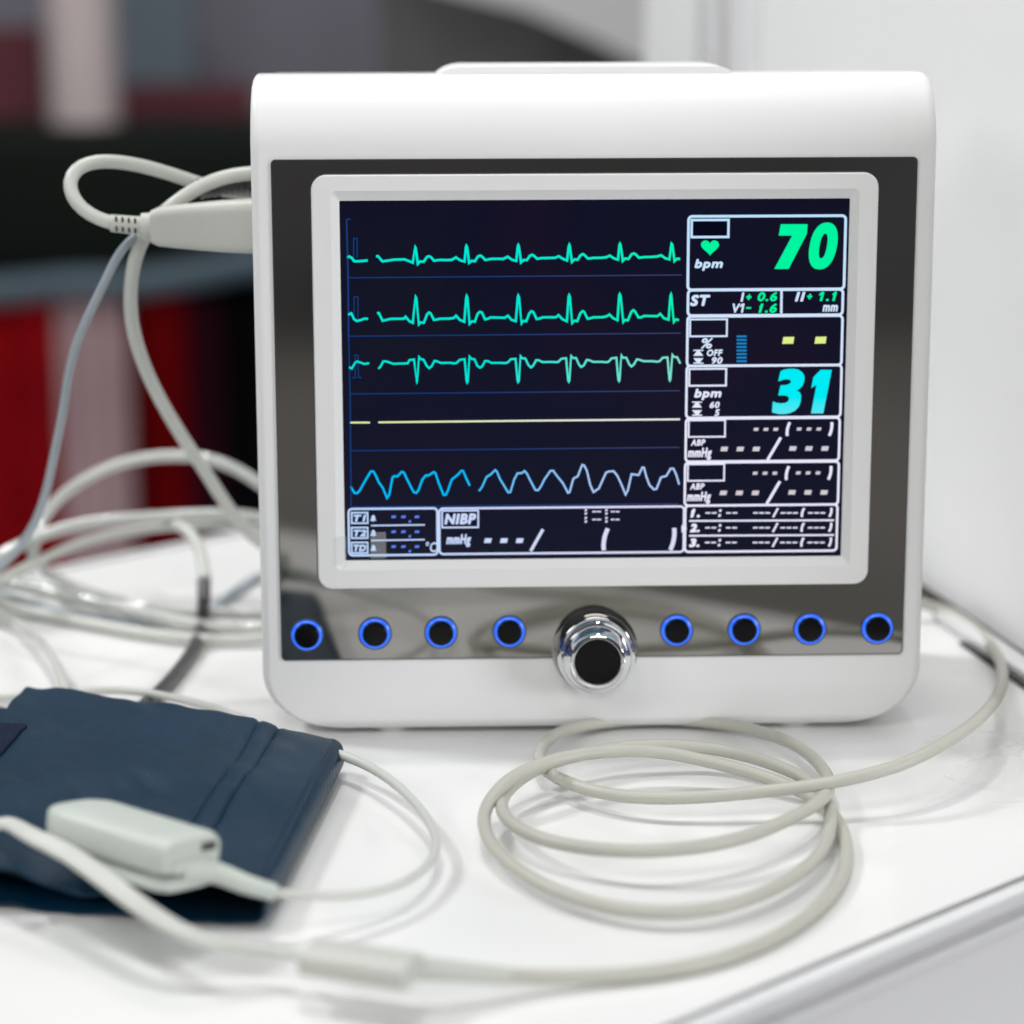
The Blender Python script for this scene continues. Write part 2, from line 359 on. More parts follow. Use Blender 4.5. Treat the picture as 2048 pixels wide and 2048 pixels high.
# bezel: raised frame stepping down to the recessed screen
s = MB()
loops = [(rrect(-0.1178, -0.0750, 0.1178, 0.1007, 0.0062), -0.0006), (rrect(-0.1178, -0.0750, 0.1178, 0.1007, 0.0062), 0.0022), (rrect(-0.1174, -0.0746, 0.1174, 0.1003, 0.0058), 0.0028),
         (rrect(-0.1098, -0.0668, 0.1098, 0.0942, 0.0022), 0.0031), (rrect(-0.1094, -0.0664, 0.1094, 0.0938, 0.0018), 0.0028), (rrect(-0.1063, -0.0630, 0.1063, 0.0900, 0.0006), 0.0006), (rrect(-0.1062, -0.0629, 0.1062, 0.0899, 0.0006), -0.0004)]
s.loft([[(x, y, z) for x, y in L] for L, z in loops], caps=False); part(s, 'bezel', M['bezel'], angle=28)
s = MB(); ring_prism(s, rrect(-0.1183, -0.0755, 0.1183, 0.1012, 0.0067), rrect(-0.1179, -0.0751, 0.1179, 0.1008, 0.0063), -0.0002, 0.0002); part(s, 'bezel_shadow_line', M['edge'], angle=30)  # dark ring standing in for the shadow line round the bezel
SN = 0.0002
s = MB(); s.box((-0.1070, -0.0631, SN - 0.0006), (0.1070, 0.0908, SN)); scr = part(s, 'screen', M['lcd'], smooth=False)

# ------------------------------------------------------------------ what the screen shows
Z = {1: (1340, 380, 4.83), 2: (1340, 720, 4.83), 3: (660, 380, 4.83), 4: (660, 720, 4.6), 5: (1000, 380, 4.83), 6: (1000, 720, 4.6)}
def S(z, x, y):                               # a spot read on the photo's close-ups -> metres on the screen
    ox, oy, k = Z[z]; return fc(ox + x / k, oy + y / k, SN)
H1, H2 = SN + 0.00008, SN + 0.00022
class Ink(MB):
    def __init__(s, mats): super().__init__(); s.m = mats
    def use(s, name): s.cur = s.m.index(name); return s
    def poly(s, z, pts):
        P = [S(z, x, y) for x, y in pts]
        if sum(P[i][0] * P[(i + 1) % len(P)][1] - P[(i + 1) % len(P)][0] * P[i][1] for i in range(len(P))) < 0: P = P[::-1]
        s.prism(P, H1, H2); return s
    def stroke(s, z, pts, wpx, raw=False, closed=False):
        P = [Vector(p if raw else S(z, *p)) for p in pts]; w = wpx / 4700 / 2 * (1 if raw else 1 / 1)
        n = len(P); L = []; Rr = []
        for i in range(n):
            a = P[i - 1] if (i > 0 or closed) else None; b = P[(i + 1) % n] if (i < n - 1 or closed) else None
            d1 = (P[i] - a).normalized() if a is not None else (b - P[i]).normalized(); d2 = (b - P[i]).normalized() if b is not None else d1
            t = d1 + d2
            t = t.normalized() if t.length > 1e-6 else d1
            nn = Vector((-t.y, t.x)); c = max(0.45, nn.dot(Vector((-d1.y, d1.x))))
            L.append(P[i] + nn * w / c); Rr.append(P[i] - nn * w / c)
        vs = [(p.x, p.y, h) for h in (H1, H2) for p in L + Rr]; fs = []
        for i in range(n if closed else n - 1):
            j = (i + 1) % n
            fs += [(2 * n + i, 3 * n + i, 3 * n + j, 2 * n + j), (i, j, n + j, n + i), (i, 2 * n + i, 2 * n + j, j), (n + i, n + j, 3 * n + j, 3 * n + i)]
        s.add(vs, fs); return s
    def frame(s, z0, x0, y0, z1, x1, y1, w=4.6, r=0.0016):
        a = S(z0, x0, y0); b = S(z1, x1, y1)
        if r: P = rrect(a[0], b[1], b[0], a[1], r, 5)
        else: P = [(b[0], a[1]), (a[0], a[1]), (a[0], b[1]), (b[0], b[1])]
        s.stroke(0, P, w, raw=True, closed=True); return s
    def dash(s, z, x0, y0, x1, y1, sk=0.16):
        k = (y1 - y0) * sk; s.poly(z, [(x0 + k, y0), (x1 + k * .5, y0), (x1 - k, y1), (x0 - k * .5, y1)]); return s
    def text(s, z, t, x0, y0, x1, y1, bold=0.022, shear=0.2):
        cu = bpy.data.curves.new('t', 'FONT'); cu.body = t; cu.size = 1; cu.offset = 0; cu.shear = shear; cu.space_character = 1.12; cu.resolution_u = 3
        o = bpy.data.objects.new('t', cu); COL.objects.link(o); me = bpy.data.meshes.new_from_object(o)
        vs = [v.co for v in me.vertices]; ax, bx = min(v.x for v in vs), max(v.x for v in vs); ay, by = min(v.y for v in vs), max(v.y for v in vs)
        p = S(z, x0, y1); q = S(z, x1, y0)
        bb = bold * 1.15 * (q[1] - p[1]) / (by - ay) * 1.35; W_, H_ = q[0] - p[0] - 2 * bb, q[1] - p[1] - 2 * bb; fs = [tuple(f.vertices) for f in me.polygons]
        for i in range(9):                    # struck several times round a small circle, which thickens the strokes
            dx, dy = (0, 0) if i == 8 else (bb * math.cos(i * PI / 4), bb * math.sin(i * PI / 4))
            s.add([(p[0] + bb + dx + (v.x - ax) / (bx - ax) * W_, p[1] + bb + dy + (v.y - ay) / (by - ay) * H_, H2 + i * 4e-6) for v in vs], fs)
        bpy.data.objects.remove(o); bpy.data.curves.remove(cu); bpy.data.meshes.remove(me); return s
    def put(s, name):
        me = bpy.data.meshes.new(name); me.from_pydata(s.v, [], s.f)
        for k in s.m: me.materials.append(M[k])
        for p, i in zip(me.polygons, s.mi): p.material_index = i
        return link(name, me, scr)
def beat(z0, seg, T, peaks, tail, base, mt, name, w):
    k = Ink([mt]); k.stroke(z0, seg, w)
    ox, oy, sc_ = Z[z0]; pts = list(T[0]); px0, py0 = T[1]
    for i, (X, Y) in enumerate(peaks):        # peaks in photo pixels; template relative to its own peak
        for (x, y) in T[2]:
            if i == 0 and x < px0: continue
            if i == len(peaks) - 1 and x > px0 + tail: continue
            pts.append(((X - ox) * sc_ + (x - px0) + random.uniform(-2, 2), (Y - oy) * sc_ + (y - py0) + (0 if x == px0 else random.uniform(-2.5, 2.5))))
    k.stroke(z0, pts, w); k.put(name)
T1 = ([(445, 640), (465, 640), (505, 688), (560, 682), (620, 672), (720, 670), (760, 685), (800, 702)], (823, 548),
      [(722, 660), (765, 688), (803, 700), (818, 560), (823, 548), (829, 560), (850, 712), (872, 692), (905, 695), (935, 650), (955, 640), (975, 650), (1005, 682), (1060, 674), (1130, 674), (1180, 672)])
beat(3, [(165, 655), (185, 642), (210, 655), (235, 688), (280, 688), (365, 680)], T1, [(830.4, 493.5), (932.9, 491.8), (1036.4, 490.2), (1138.3, 489.3), (1240.2, 487.7), (1343.3, 487.4)], 105, 0, 'e_green', 'waveform', 4.6)
T2 = ([(455, 1190), (472, 1188), (508, 1262), (590, 1244), (715, 1243), (730, 1224), (765, 1265), (800, 1282)], (827, 1028),
      [(700, 1243), (725, 1224), (762, 1264), (805, 1280), (822, 1045), (827, 1028), (833, 1045), (857, 1300), (875, 1277), (905, 1280), (935, 1202), (955, 1184), (972, 1192), (1005, 1256), (1035, 1252), (1060, 1241), (1150, 1240)])
beat(3, [(175, 1205), (205, 1190), (235, 1250), (260, 1265), (300, 1255), (330, 1243), (368, 1243)], T2, [(831.2, 592.8), (933.3, 591), (1036.4, 590.5), (1138.3, 590), (1239.8, 588), (1341.6, 587.5)], 105, 0, 'e_green', 'waveform', 4.4)
T3 = ([(468, 1725), (485, 1710), (515, 1655), (545, 1655), (610, 1678), (750, 1674), (768, 1642), (812, 1637)], (836, 1862),
      [(735, 1674), (766, 1644), (812, 1637), (831, 1850), (836, 1862), (841, 1850), (858, 1612), (875, 1635), (905, 1637), (935, 1700), (957, 1720), (980, 1705), (1008, 1652), (1035, 1655), (1070, 1670), (1160, 1670), (1200, 1674)])
beat(3, [(185, 1710), (210, 1725), (245, 1665), (265, 1655), (330, 1680), (378, 1672)], T3, [(833.1, 765.5), (934.5, 765), (1036.4, 763.8), (1137.5, 763), (1238, 762), (1340, 761)], 105, 0, 'e_green3', 'waveform', 3.9)
rz4 = [(190, 1165), (225, 1222), (250, 1225), (270, 1205), (330, 1100), (375, 1025), (400, 1025), (420, 1060), (450, 1125), (485, 1175), (525, 1268), (545, 1240), (575, 1080), (590, 1068), (620, 1070), (660, 1028), (680, 1035), (710, 1100), (770, 1215), (795, 1222), (815, 1195), (850, 1100), (880, 1062), (910, 1060), (955, 1030), (970, 1040), (1000, 1130), (1045, 1240), (1065, 1240), (1085, 1200), (1120, 1100), (1170, 1060), (1210, 1018), (1225, 1020), (1250, 1080), (1285, 1155)]
rz4b = [(1370, 1205), (1400, 1165), (1440, 1075), (1475, 1055), (1520, 1012), (1535, 1025)]
rz6 = [(0, 1095), (40, 1160), (75, 1218), (95, 1215), (130, 1100), (160, 1042), (200, 1040), (225, 1020), (245, 1040), (280, 1110), (325, 1195), (350, 1198), (375, 1165), (410, 1095), (465, 1018), (490, 1018), (520, 1060), (580, 1135), (625, 1222), (640, 1215), (675, 1090), (715, 1070), (755, 965), (775, 970), (800, 1020), (830, 1150), (860, 1215), (910, 1180), (975, 1035), (1000, 1025), (1045, 1022), (1080, 1065), (1115, 1140), (1155, 1238), (1175, 1200), (1210, 1050), (1275, 1058), (1310, 988), (1325, 990), (1345, 1070), (1375, 1150), (1415, 1190), (1440, 1185), (1480, 1080), (1530, 1065), (1570, 998), (1595, 998), (1620, 1050), (1648, 1145)]
k = Ink(['e_resp']); k.stroke(4, rz4, 3.9); k.stroke(4, rz4b + [(x + 340 * 4.6, y) for x, y in rz6], 3.6); k.put('waveform')
k = Ink(['e_yel']); k.stroke(4, [(185, 575), (368, 575)], 3.4); k.stroke(4, [(445, 573), (1840, 558), (1655 + 1564, 545)], 3.4); k.put('waveform')
k = Ink(['e_line'])
for z, a, b, q in ((3, (175, 848), (1755, 820), 5), (3, (180, 1412), (1748, 1382), 5), (4, (185, 312), (1655, 282), 6), (4, (190, 835), (1650, 803), 6), (4, (195, 1350), (1645, 1322), 6)):
    P = [Vector(S(z, *a)), Vector(S(q, *b))]; k.stroke(0, P, 1.8, raw=True)
k.stroke(3, [(198, 283), (160, 284)], 2.2); k.stroke(3, [(160, 284), (175, 848), (180, 1412)], 3.0); P = [S(3, 180, 1412), S(4, 185, 312), S(4, 195, 1350)]; k.stroke(0, P, 2.2, raw=True)
k.put('grid_lines')
k = Ink(['e_line']); k.stroke(3, [(228, 660), (228, 468), (262, 468), (262, 655)], 2.0); k.stroke(3, [(232, 1230), (232, 1032), (270, 1032), (270, 1250)], 1.8)
k.stroke(3, [(212, 1812), (245, 1812), (241, 1596), (272, 1596), (275, 1812), (308, 1812)], 1.8); k.put('calibration_marks')

def flag(k, z, xr, yt, f=1.0):                # the nose of a numeral one
    k.poly(z, [(xr - 2, yt), (xr - 16 * f, yt), (xr - 40 * f, yt + 20 * f), (xr - 43 * f, yt + 37 * f), (xr - 14 * f, yt + 24 * f)])
def limits(k, z, x, y0, y1, dx=97):           # upper and lower alarm limit arrows
    k.poly(z, [(x, y0), (x + dx, y0), (x + dx, y0 + 11), (x, y0 + 11)]); k.poly(z, [(x, y0 + 58), (x + 34, y0 + 11.5), (x + 62, y0 + 11.5), (x + dx, y0 + 58)])
    k.poly(z, [(x, y1), (x + dx, y1), (x + 62, y1 + 42), (x + 34, y1 + 42)]); k.poly(z, [(x, y1 + 42.5), (x + dx, y1 + 42.5), (x + dx, y1 + 54), (x, y1 + 54)])
mW = 'e_white'
k = Ink([mW, 'e_num', 'blankbox']); k.frame(1, 180, 255, 1, 1680, 955, 5.2); k.use('blankbox').poly(1, [(222, 300), (550, 300), (550, 440), (222, 440)]); k.use(mW).frame(1, 210, 290, 1, 563, 453, 4.6, 0)
k.text(1, 'bpm', 235, 665, 512, 780, .03); k.use('e_num')
h = [(386, 636)]
for i in range(25):
    t = PI - 2 * PI * i / 24
    h.append((386 + 88 * math.sin(t) ** 3 * 1.0, 548 - (13 * math.cos(t) - 5 * math.cos(2 * t) - 2 * math.cos(3 * t) - math.cos(4 * t)) * 5.2))
k.poly(1, h[1:-1])
k.poly(1, [(1070, 330), (1328, 330), (1320, 425), (1145, 762), (1008, 762), (1180, 440), (1050, 440)])
def oval(cx, cy, a, b, sh, p=2.3, n=40):
    out = []
    for i in range(n):
        t = 2 * PI * i / n; c, s_ = math.cos(t), math.sin(t)
        x = a * math.copysign(abs(c) ** (2 / p), c); y = b * math.copysign(abs(s_) ** (2 / p), s_)
        out.append(S(1, cx + x - y * sh, cy + y))
    return out
ring_prism(k, oval(1480, 540, 132, 226, .17), oval(1480, 540, 36, 120, .17), H1, H2)
k.put('heart_rate_readout')
k = Ink([mW, 'e_num']); k.frame(1, 175, 968, 1, 1665, 1204, 5.0); k.text(1, 'ST', 192, 1010, 390, 1122, .03); k.text(1, 'I', 680, 988, 718, 1080, .03); k.text(1, 'V1', 603, 1095, 720, 1188, .02)
k.stroke(1, [(1077, 975), (1074, 1192)], 4.6); k.text(1, 'II', 1205, 982, 1308, 1077, .025); k.text(1, 'mm', 1472, 1108, 1622, 1175, .02)
flag(k, 1, 717, 1095)
k.use('e_num'); flag(k, 1, 907, 1099); flag(k, 1, 1482, 984); flag(k, 1, 1611, 982)
k.text(1, '+', 735, 1005, 788, 1062, .03); k.text(1, '0.6', 845, 985, 1035, 1075, .025); k.text(1, '1.6', 855, 1095, 1032, 1187, .025); k.dash(1, 735, 1131, 783, 1147)
k.text(1, '+', 1323, 1000, 1375, 1057, .03); k.text(1, '1.1', 1445, 982, 1612, 1074, .025); k.put('st_readout')
k = Ink([mW, 'e_bar', 'e_dash', 'blankbox']); k.frame(1, 170, 1222, 1, 1655, 1690, 4.8); k.frame(1, 195, 1250, 1, 548, 1411, 3.4, 0)
k.text(1, '%', 297, 1428, 415, 1532, .015); k.text(1, 'OFF', 355, 1538, 510, 1605, .025); k.text(1, '90', 403, 1612, 508, 1680, .025); limits(k, 1, 225, 1543, 1624)
k.use('e_bar')
for i in range(8): k.poly(1, [(643, 1405 + 34.1 * i), (740, 1405 + 34.1 * i), (740, 1423 + 34.1 * i), (643, 1423 + 34.1 * i)])
k.use('e_dash').poly(1, [(1095, 1420), (1200, 1418), (1190, 1484), (1083, 1486)]); k.poly(1, [(1407, 1418), (1512, 1416), (1502, 1482), (1395, 1484)]); k.put('oxygen_readout')
k = Ink([mW, 'e_cyan']); k.frame(2, 162, 57, 2, 1645, 548, 4.6); k.frame(2, 187, 86, 2, 540, 246, 3.6, 0); k.text(2, 'bpm', 232, 275, 498, 388, .03); k.text(2, '60', 382, 400, 480, 465, .025); k.text(2, '5', 428, 475, 480, 542, .025); limits(k, 2, 213, 401, 484, 95)
k.use('e_cyan').poly(2, [(1045, 205), (1068, 108), (1105, 92), (1150, 85), (1195, 85), (1240, 93), (1278, 118), (1298, 155), (1296, 205), (1278, 250), (1248, 280), (1222, 292), (1252, 310), (1267, 345), (1262, 400), (1245, 448), (1210, 487), (1160, 512), (1105, 522), (1050, 521), (985, 505), (993, 400), (1030, 414), (1075, 419), (1120, 412), (1143, 395), (1150, 370), (1138, 350), (1100, 340), (1045, 342), (1068, 245), (1120, 241), (1155, 230), (1170, 210), (1162, 193), (1135, 185), (1100, 188)])
k.poly(2, [(1455, 95), (1562, 95), (1480, 515), (1362, 515), (1415, 238), (1365, 270), (1385, 165)]); k.put('respiration_readout')
def parens(k, z, x0, x1, y0, y1, w, right=False):
    pts = []
    for i in range(9):
        t = i / 8; y = y0 + (y1 - y0) * t; x = x1 + (x0 - x1) * t
        bow = (1 - (2 * t - 1) ** 2) * (x1 - x0) * .42
        pts.append((x + (bow if right else -bow), y))
    k.stroke(z, pts, w)
for dx, dy, nm in ((0, 0, 'pressure_readout'), (-8.5, 424, 'pressure_readout')):
    k = Ink([mW, 'e_grey']); k.frame(2, 155 + dx, 567 + dy, 2, 1630 + dx, 970 + dy, 4.6); k.frame(2, 181 + dx, 583 + dy, 2, 530 + dx, 740 + dy, 3.2, 0)
    k.text(2, 'ABP', 200 + dx, 765 + dy, 342 + dx, 828 + dy, .022); k.text(2, 'mmHg', 170 + dx, 845 + dy, 405 + dx, 968 + dy, .02); k.stroke(2, [(1070 + dx, 748 + dy), (942 + dx, 965 + dy)], 5.6)
    parens(k, 2, 1132 + dx, 1157 + dx, 602 + dy, 733 + dy, 5.6); parens(k, 2, 1537 + dx, 1562 + dx, 600 + dy, 731 + dy, 5.6, True); k.use('e_grey')
    for x in (808, 903, 998): k.dash(2, x + dx, 655 + dy, x + 46 + dx, 683 + dy)
    for x in (1225, 1320, 1415): k.dash(2, x + dx, 652 + dy, x + 45 + dx, 680 + dy)
    for x in (490, 644, 799): k.dash(2, x + dx, 838 + dy, x + 68 + dx, 880 + dy)
    for x in (1152, 1307, 1462): k.dash(2, x + dx, 833 + dy, x + 68 + dx, 875 + dy)
    k.put(nm)
k = Ink([mW]); k.frame(2, 148, 1407, 2, 1607, 1840, 4.4)
for i in range(3):
    y = 143 * i; x = -2.5 * i; k.text(2, '123'[i] + '.', 195 + x - 4 * i, 1435 + y, 290 + x, 1522 + y, .04)
    for a in (342, 402, 542, 602, 803, 862, 920, 1068, 1127, 1187, 1333, 1393, 1452): k.dash(2, a + x, 1470 + y, a + 47 + x, 1483 + y)
    k.dash(2, 474 + x, 1443 + y, 498 + x, 1466 + y); k.dash(2, 467 + x, 1490 + y, 491 + x, 1513 + y); k.stroke(2, [(1043 + x, 1430 + y), (995 + x, 1518 + y)], 3.8)
    parens(k, 2, 1275 + x, 1297 + x, 1430 + y, 1516 + y, 4.4); parens(k, 2, 1538 + x, 1558 + x, 1428 + y, 1514 + y, 4.4, True)
flag(k, 2, 246, 1438)
for y in (1552, 1695): k.stroke(2, [(185, y + 2), (1584, y - 5)], 3.4)
k.poly(2, [(112, 1592), (112, 1668), (165, 1630)]); k.put('history_table')
mL = 'e_lilac'
k = Ink([mL, 'e_bdash']); k.frame(4, 170, 1370, 4, 990, 1790, 4.2)
for i, t in enumerate(('T1', 'T2', 'TD')):
    y = 137 * i; k.use(mL).frame(4, 199, 1405 + y, 4, 347, 1500 + y, 3.2, 0); k.text(4, t, 216, 1422 + y, 333, 1487 + y, .035)
    if i == 0: flag(k, 4, 338, 1424, .8)
    cx, cy = 398 + i, 1455 + y
    k.poly(4, [(cx - 32, cy + 24), (cx - 18, cy + 8), (cx - 17, cy - 14), (cx - 8, cy - 26), (cx, cy - 31), (cx + 8, cy - 26), (cx + 17, cy - 14), (cx + 18, cy + 8), (cx + 30, cy + 22), (cx + 6, cy + 24), (cx + 2, cy + 31), (cx - 4, cy + 31), (cx - 8, cy + 24)])
    k.use('e_bdash')
    for a in (565, 655, 780): k.dash(4, a, 1431 + y, a + 41, 1453 + y)
    k.dash(4, 723, 1474 + y, 746, 1496 + y)
k.use(mL); k.stroke(4, [(378, 1523), (872, 1516)], 2.8); k.stroke(4, [(380, 1660), (872, 1652)], 2.8); k.text(4, '\u00b0C', 882, 1670, 985, 1768, .012, .15); k.put('temperature_readout')
k = Ink([mL]); k.frame(4, 1005, 1366, 6, 1688, 1765, 4.2); k.frame(4, 1031, 1387, 4, 1364, 1538, 3.2, 0); k.text(4, 'NIBP', 1052, 1410, 1345, 1512, .03); k.text(4, 'mmHg', 1070, 1600, 1298, 1722, .022)
for a in (1420, 1567, 1712): k.dash(4, a, 1640, a + 66, 1682)
k.stroke(6, [(395, 1557), (282, 1757)], 6.0); parens(k, 6, 955, 992, 1549, 1750, 8.5); parens(k, 6, 1567, 1602, 1545, 1747, 8.5, True)
for x0 in (779, 968):
    for y in (1370, 1402, 1443, 1475): k.dash(6, x0, y, x0 + 21, y + 20)
for y in (1388, 1461):
    for x0 in (848, 892, 1018, 1062): k.dash(6, x0, y, x0 + 38, y + 12)
k.put('cuff_pressure_readout')

# clear tape at the lower left corner of the screen
s = MB(); a = fc(668, 1072); b = fc(694, 1128); c = fc(735, 1064); d = fc(773, 1119)
s.add([(a[0], a[1], .0034), (b[0] - .0004, a[1] + .001, .0034), (b[0] - .0004, b[1], .0034), (a[0], b[1], .0034), (-0.1055, a[1], SN + .0005), (c[0], a[1] + .001, SN + .0005), (c[0] + .0076, d[1], SN + .0005), (-0.1055, d[1] - .0002, SN + .0005)], [(0, 1, 2, 3), (1, 4, 7, 2)])
part(s, 'clear_tape', M['tape'], smooth=False)
s = MB(); p0 = S(4, 372, 1582); p1 = S(4, 518, 1822); s.add([(p0[0], p1[1], SN + .0004), (p1[0], p1[1], SN + .0004), (p1[0], p0[1], SN + .0004), (p0[0], p0[1], SN + .0004)], [(0, 1, 2, 3)]); part(s, 'clear_tape', M['tape'], smooth=False)

# buttons and knob
for i, (x, y) in enumerate([(-.1232, -.0957), (-.0940, -.0953), (-.0656, -.0952), (-.0362, -.0951), (.0360, -.0953), (.0652, -.0953), (.0937, -.0953), (.1230, -.0953)]):
    mb = MB(); n = 40
    lathe(mb, [(.0073, -.0003), (.0073, .0004), (.0071, .0007), (.0068, .0006), (.0068, -.0003)], x, y, n); bt = part(mb, 'button', M['edge'], angle=60)
    mb = MB(); lathe(mb, [(.0067, .0001), (.0067, .0006), (.0062, .0012), (.0056, .0013), (.0054, .0005)], x, y, n); part(mb, 'light_ring', M['ring'], bt, angle=60)
    mb = MB(); lathe(mb, [(.0053, .0001), (.0053, .0024), (.0050, .0030), (.0040, .0031), (.0001, .0030)], x, y, n); part(mb, 'button_cap', M['black'], bt, angle=30)
kx, ky = 0.0006, -0.1033
def KP(p): return [(a, h if h < .011 else .011 + (h - .011) * .80) for a, h in p]
mb = MB(); lathe(mb, KP([(.0150, -.0005), (.0164, .0015), (.0168, .0060), (.0168, .0110), (.0166, .0126), (.0162, .0138), (.0156, .0150), (.0148, .0163), (.0145, .0166), (.0144, .0176), (.0141, .0186), (.0130, .0210), (.0119, .0230), (.0115, .0237), (.0110, .0240), (.0103, .0241), (.0101, .0238)]), kx, ky, 72)
kb = part(mb, 'control_knob', M['chrome'], angle=20)
mb = MB(); lathe(mb, KP([(.01005, .0225), (.01005, .0237), (.0098, .0240), (.0001, .02405)]), kx, ky, 64); part(mb, 'knob_cap', M['black'], kb, angle=30)
mb = MB(); lathe(mb, [(.0185, -.0004), (.0185, .0004), (.0168, .0008), (.0150, .0006)], kx, ky, 64); part(mb, 'knob_collar', M['mirror'], kb, angle=40)
for x in (-0.0885, 0.0885):
    for z in (-0.016, -0.105):
        mb = MB(); n = 28; rings = [[(x + r * math.cos(2 * PI * k / n), h, z + r * math.sin(2 * PI * k / n)) for k in range(n)] for r, h in ((.0095, HB + .001), (.0095, HB - .0015), (.0085, HB - .0040 + (0.0017 if z < -.05 else 0)))]
        mb.loft(rings); part(mb, 'foot', M['rubber'])
tag(mon, 'white patient monitor with lit waveform screen, mirrored fascia and chrome knob', 'patient monitor')

# ------------------------------------------------------------------ cables (thing = one cable with its plug or sleeve)
def new_thing(name, label, cat, loc, group=None):
    o = empty(name, loc); PW[o.name] = Vector(loc); tag(o, label, cat, group); return o
# coiled cable in front of the monitor, on to the grey connector block; points in photo pixels with a height in mm
D = 2048 / 1932
rc = 0.0026
path = [(1700, 1130, 12), (1780, 1150, 6), (1845, 1190, 4), (1880, 1235, 8), (1892, 1280, 16), (1875, 1325, 22), (1830, 1370, 24), (1760, 1415, 22), (1680, 1450, 19), (1560, 1478, 15), (1450, 1492, 12), (1300, 1505, 10), (1180, 1503, 9), (1090, 1484, 8), (1035, 1458, 8), (1017, 1430, 8),
        (1030, 1400, 7), (1070, 1376, 6), (1150, 1362, 4), (1280, 1358, 4), (1400, 1372, 5), (1500, 1405, 7), (1552, 1450, 8), (1565, 1485, 10), (1545, 1513, 12),
        (1500, 1540, 13), (1420, 1575, 13), (1320, 1598, 13), (1220, 1606, 13), (1120, 1602, 12), (1030, 1586, 11), (968, 1556, 10), (945, 1522, 9), (960, 1488, 9), (1010, 1452, 11), (1090, 1425, 12), (1170, 1410, 12), (1260, 1405, 12), (1360, 1415, 10), (1460, 1442, 9), (1530, 1475, 7), (1562, 1520, 6),
        (1562, 1580, 6), (1525, 1635, 6), (1450, 1682, 6), (1360, 1712, 6), (1260, 1722, 6), (1150, 1712, 6), (1050, 1682, 6), (965, 1632, 7), (918, 1575, 8), (918, 1520, 10), (958, 1472, 15), (1040, 1435, 17), (1140, 1418, 17), (1240, 1418, 15), (1350, 1440, 11), (1450, 1468, 7), (1530, 1502, 4), (1578, 1545, 2.7),
        (1597, 1600, 2.7), (1585, 1660, 2.7), (1535, 1720, 2.7), (1450, 1775, 2.7), (1340, 1815, 2.7), (1210, 1837, 3), (1080, 1843, 4), (980, 1842, 6), (905, 1835, 9), (860, 1828, 11)]
pts = [tz(x * D, y * D, max(z, 2.7) / 1000) for x, y, z in path]
cc = new_thing('sensor_extension_cable', 'long cream cable coiled in front of the monitor, running out to the grey connector block', 'cable', (0.05, -0.12, 0))
mb = MB(); tube(mb, pts, rc, 16, smooth=7); mb.build('cable', M['cable'], cc)
a = tz(782 * D, 1826 * D, .0135); b = tz(905 * D, 1836 * D, .009); c = tz(960 * D, 1841 * D, .0068)
mb = MB(); tube(mb, [a, b, c], .0040, 14, prof=lambda t: 1.0 - .28 * t); mb.build('strain_relief', M['plug'], cc)
# grey connector block, blurred in the foreground
p0 = tz(572 * D, 1802 * D, .015); p1 = tz(790 * D, 1835 * D, .015)
ax = (p1 - p0); L = ax.length; ax.normalize(); side = Vector((-ax.y, ax.x, 0)); up = Vector((0, 0, 1))
cb = new_thing('connector_block', 'blurred grey plastic connector block lying in the foreground between two cables', 'connector', (p0 + p1) / 2 - Vector((0, 0, .015)))
def capsule_box(mb, p0, ax, side, up, L, W, H, n=10, taper=0.12, e=3.5, m=22):
    rings = []
    for i in range(n * 2 + 1):
        t = i / (2 * n); k = 1.0
        d = min(t, 1 - t) / taper
        if d < 1: k = (1 - (1 - d) ** 3) ** .45 if d > 0 else 0.25; k = max(k, .45)
        c = p0 + ax * (L * t); ring = []
        for j in range(m):
            th = 2 * PI * j / m; cs, sn = math.cos(th), math.sin(th)
            x = math.copysign(abs(cs) ** (2 / e), cs) * W / 2 * k; y = math.copysign(abs(sn) ** (2 / e), sn) * H / 2 * k
            ring.append(c + side * x + up * y)
        rings.append(ring)
    mb.loft(rings)
mb = MB(); capsule_box(mb, p0, ax, side, up, L, .018, .0088, taper=.05); mb.build('block_body', M['plug'], cb)
# bundle running from the left over the cuff to the block
bd = [(-60, 1600, 26), (0, 1556, 30), (60, 1583, 30), (130, 1615, 29), (200, 1662, 27), (270, 1712, 24), (340, 1752, 20), (410, 1776, 16), (480, 1785, 13), (540, 1793, 13), (590, 1805, 14)]
mb = MB()
for k_, (oa, ob) in enumerate(((0.0, 0), (.0025, .6), (-.0025, 1.2))):
    P = []
    for i, (x, y, z) in enumerate(bd):
        q = tz(x * D, y * D, z / 1000); t = i / (len(bd) - 1); sp = 1.25 * math.sin(PI * min(1, t * 1.15)) ** 1 * (1 - t) + .25
        P.append(q + side * oa * sp + up * .0012 * math.sin(ob + 5 * t))
    P[-1] = p0 + ax * .004 + side * oa * .5
    tube(mb, P, .00185, 12, smooth=4)
bc = mb.build('cable_bundle', M['cable_white']); tag(bc, 'pale cables bundled side by side, crossing over the navy cuff to the connector block', 'cable')

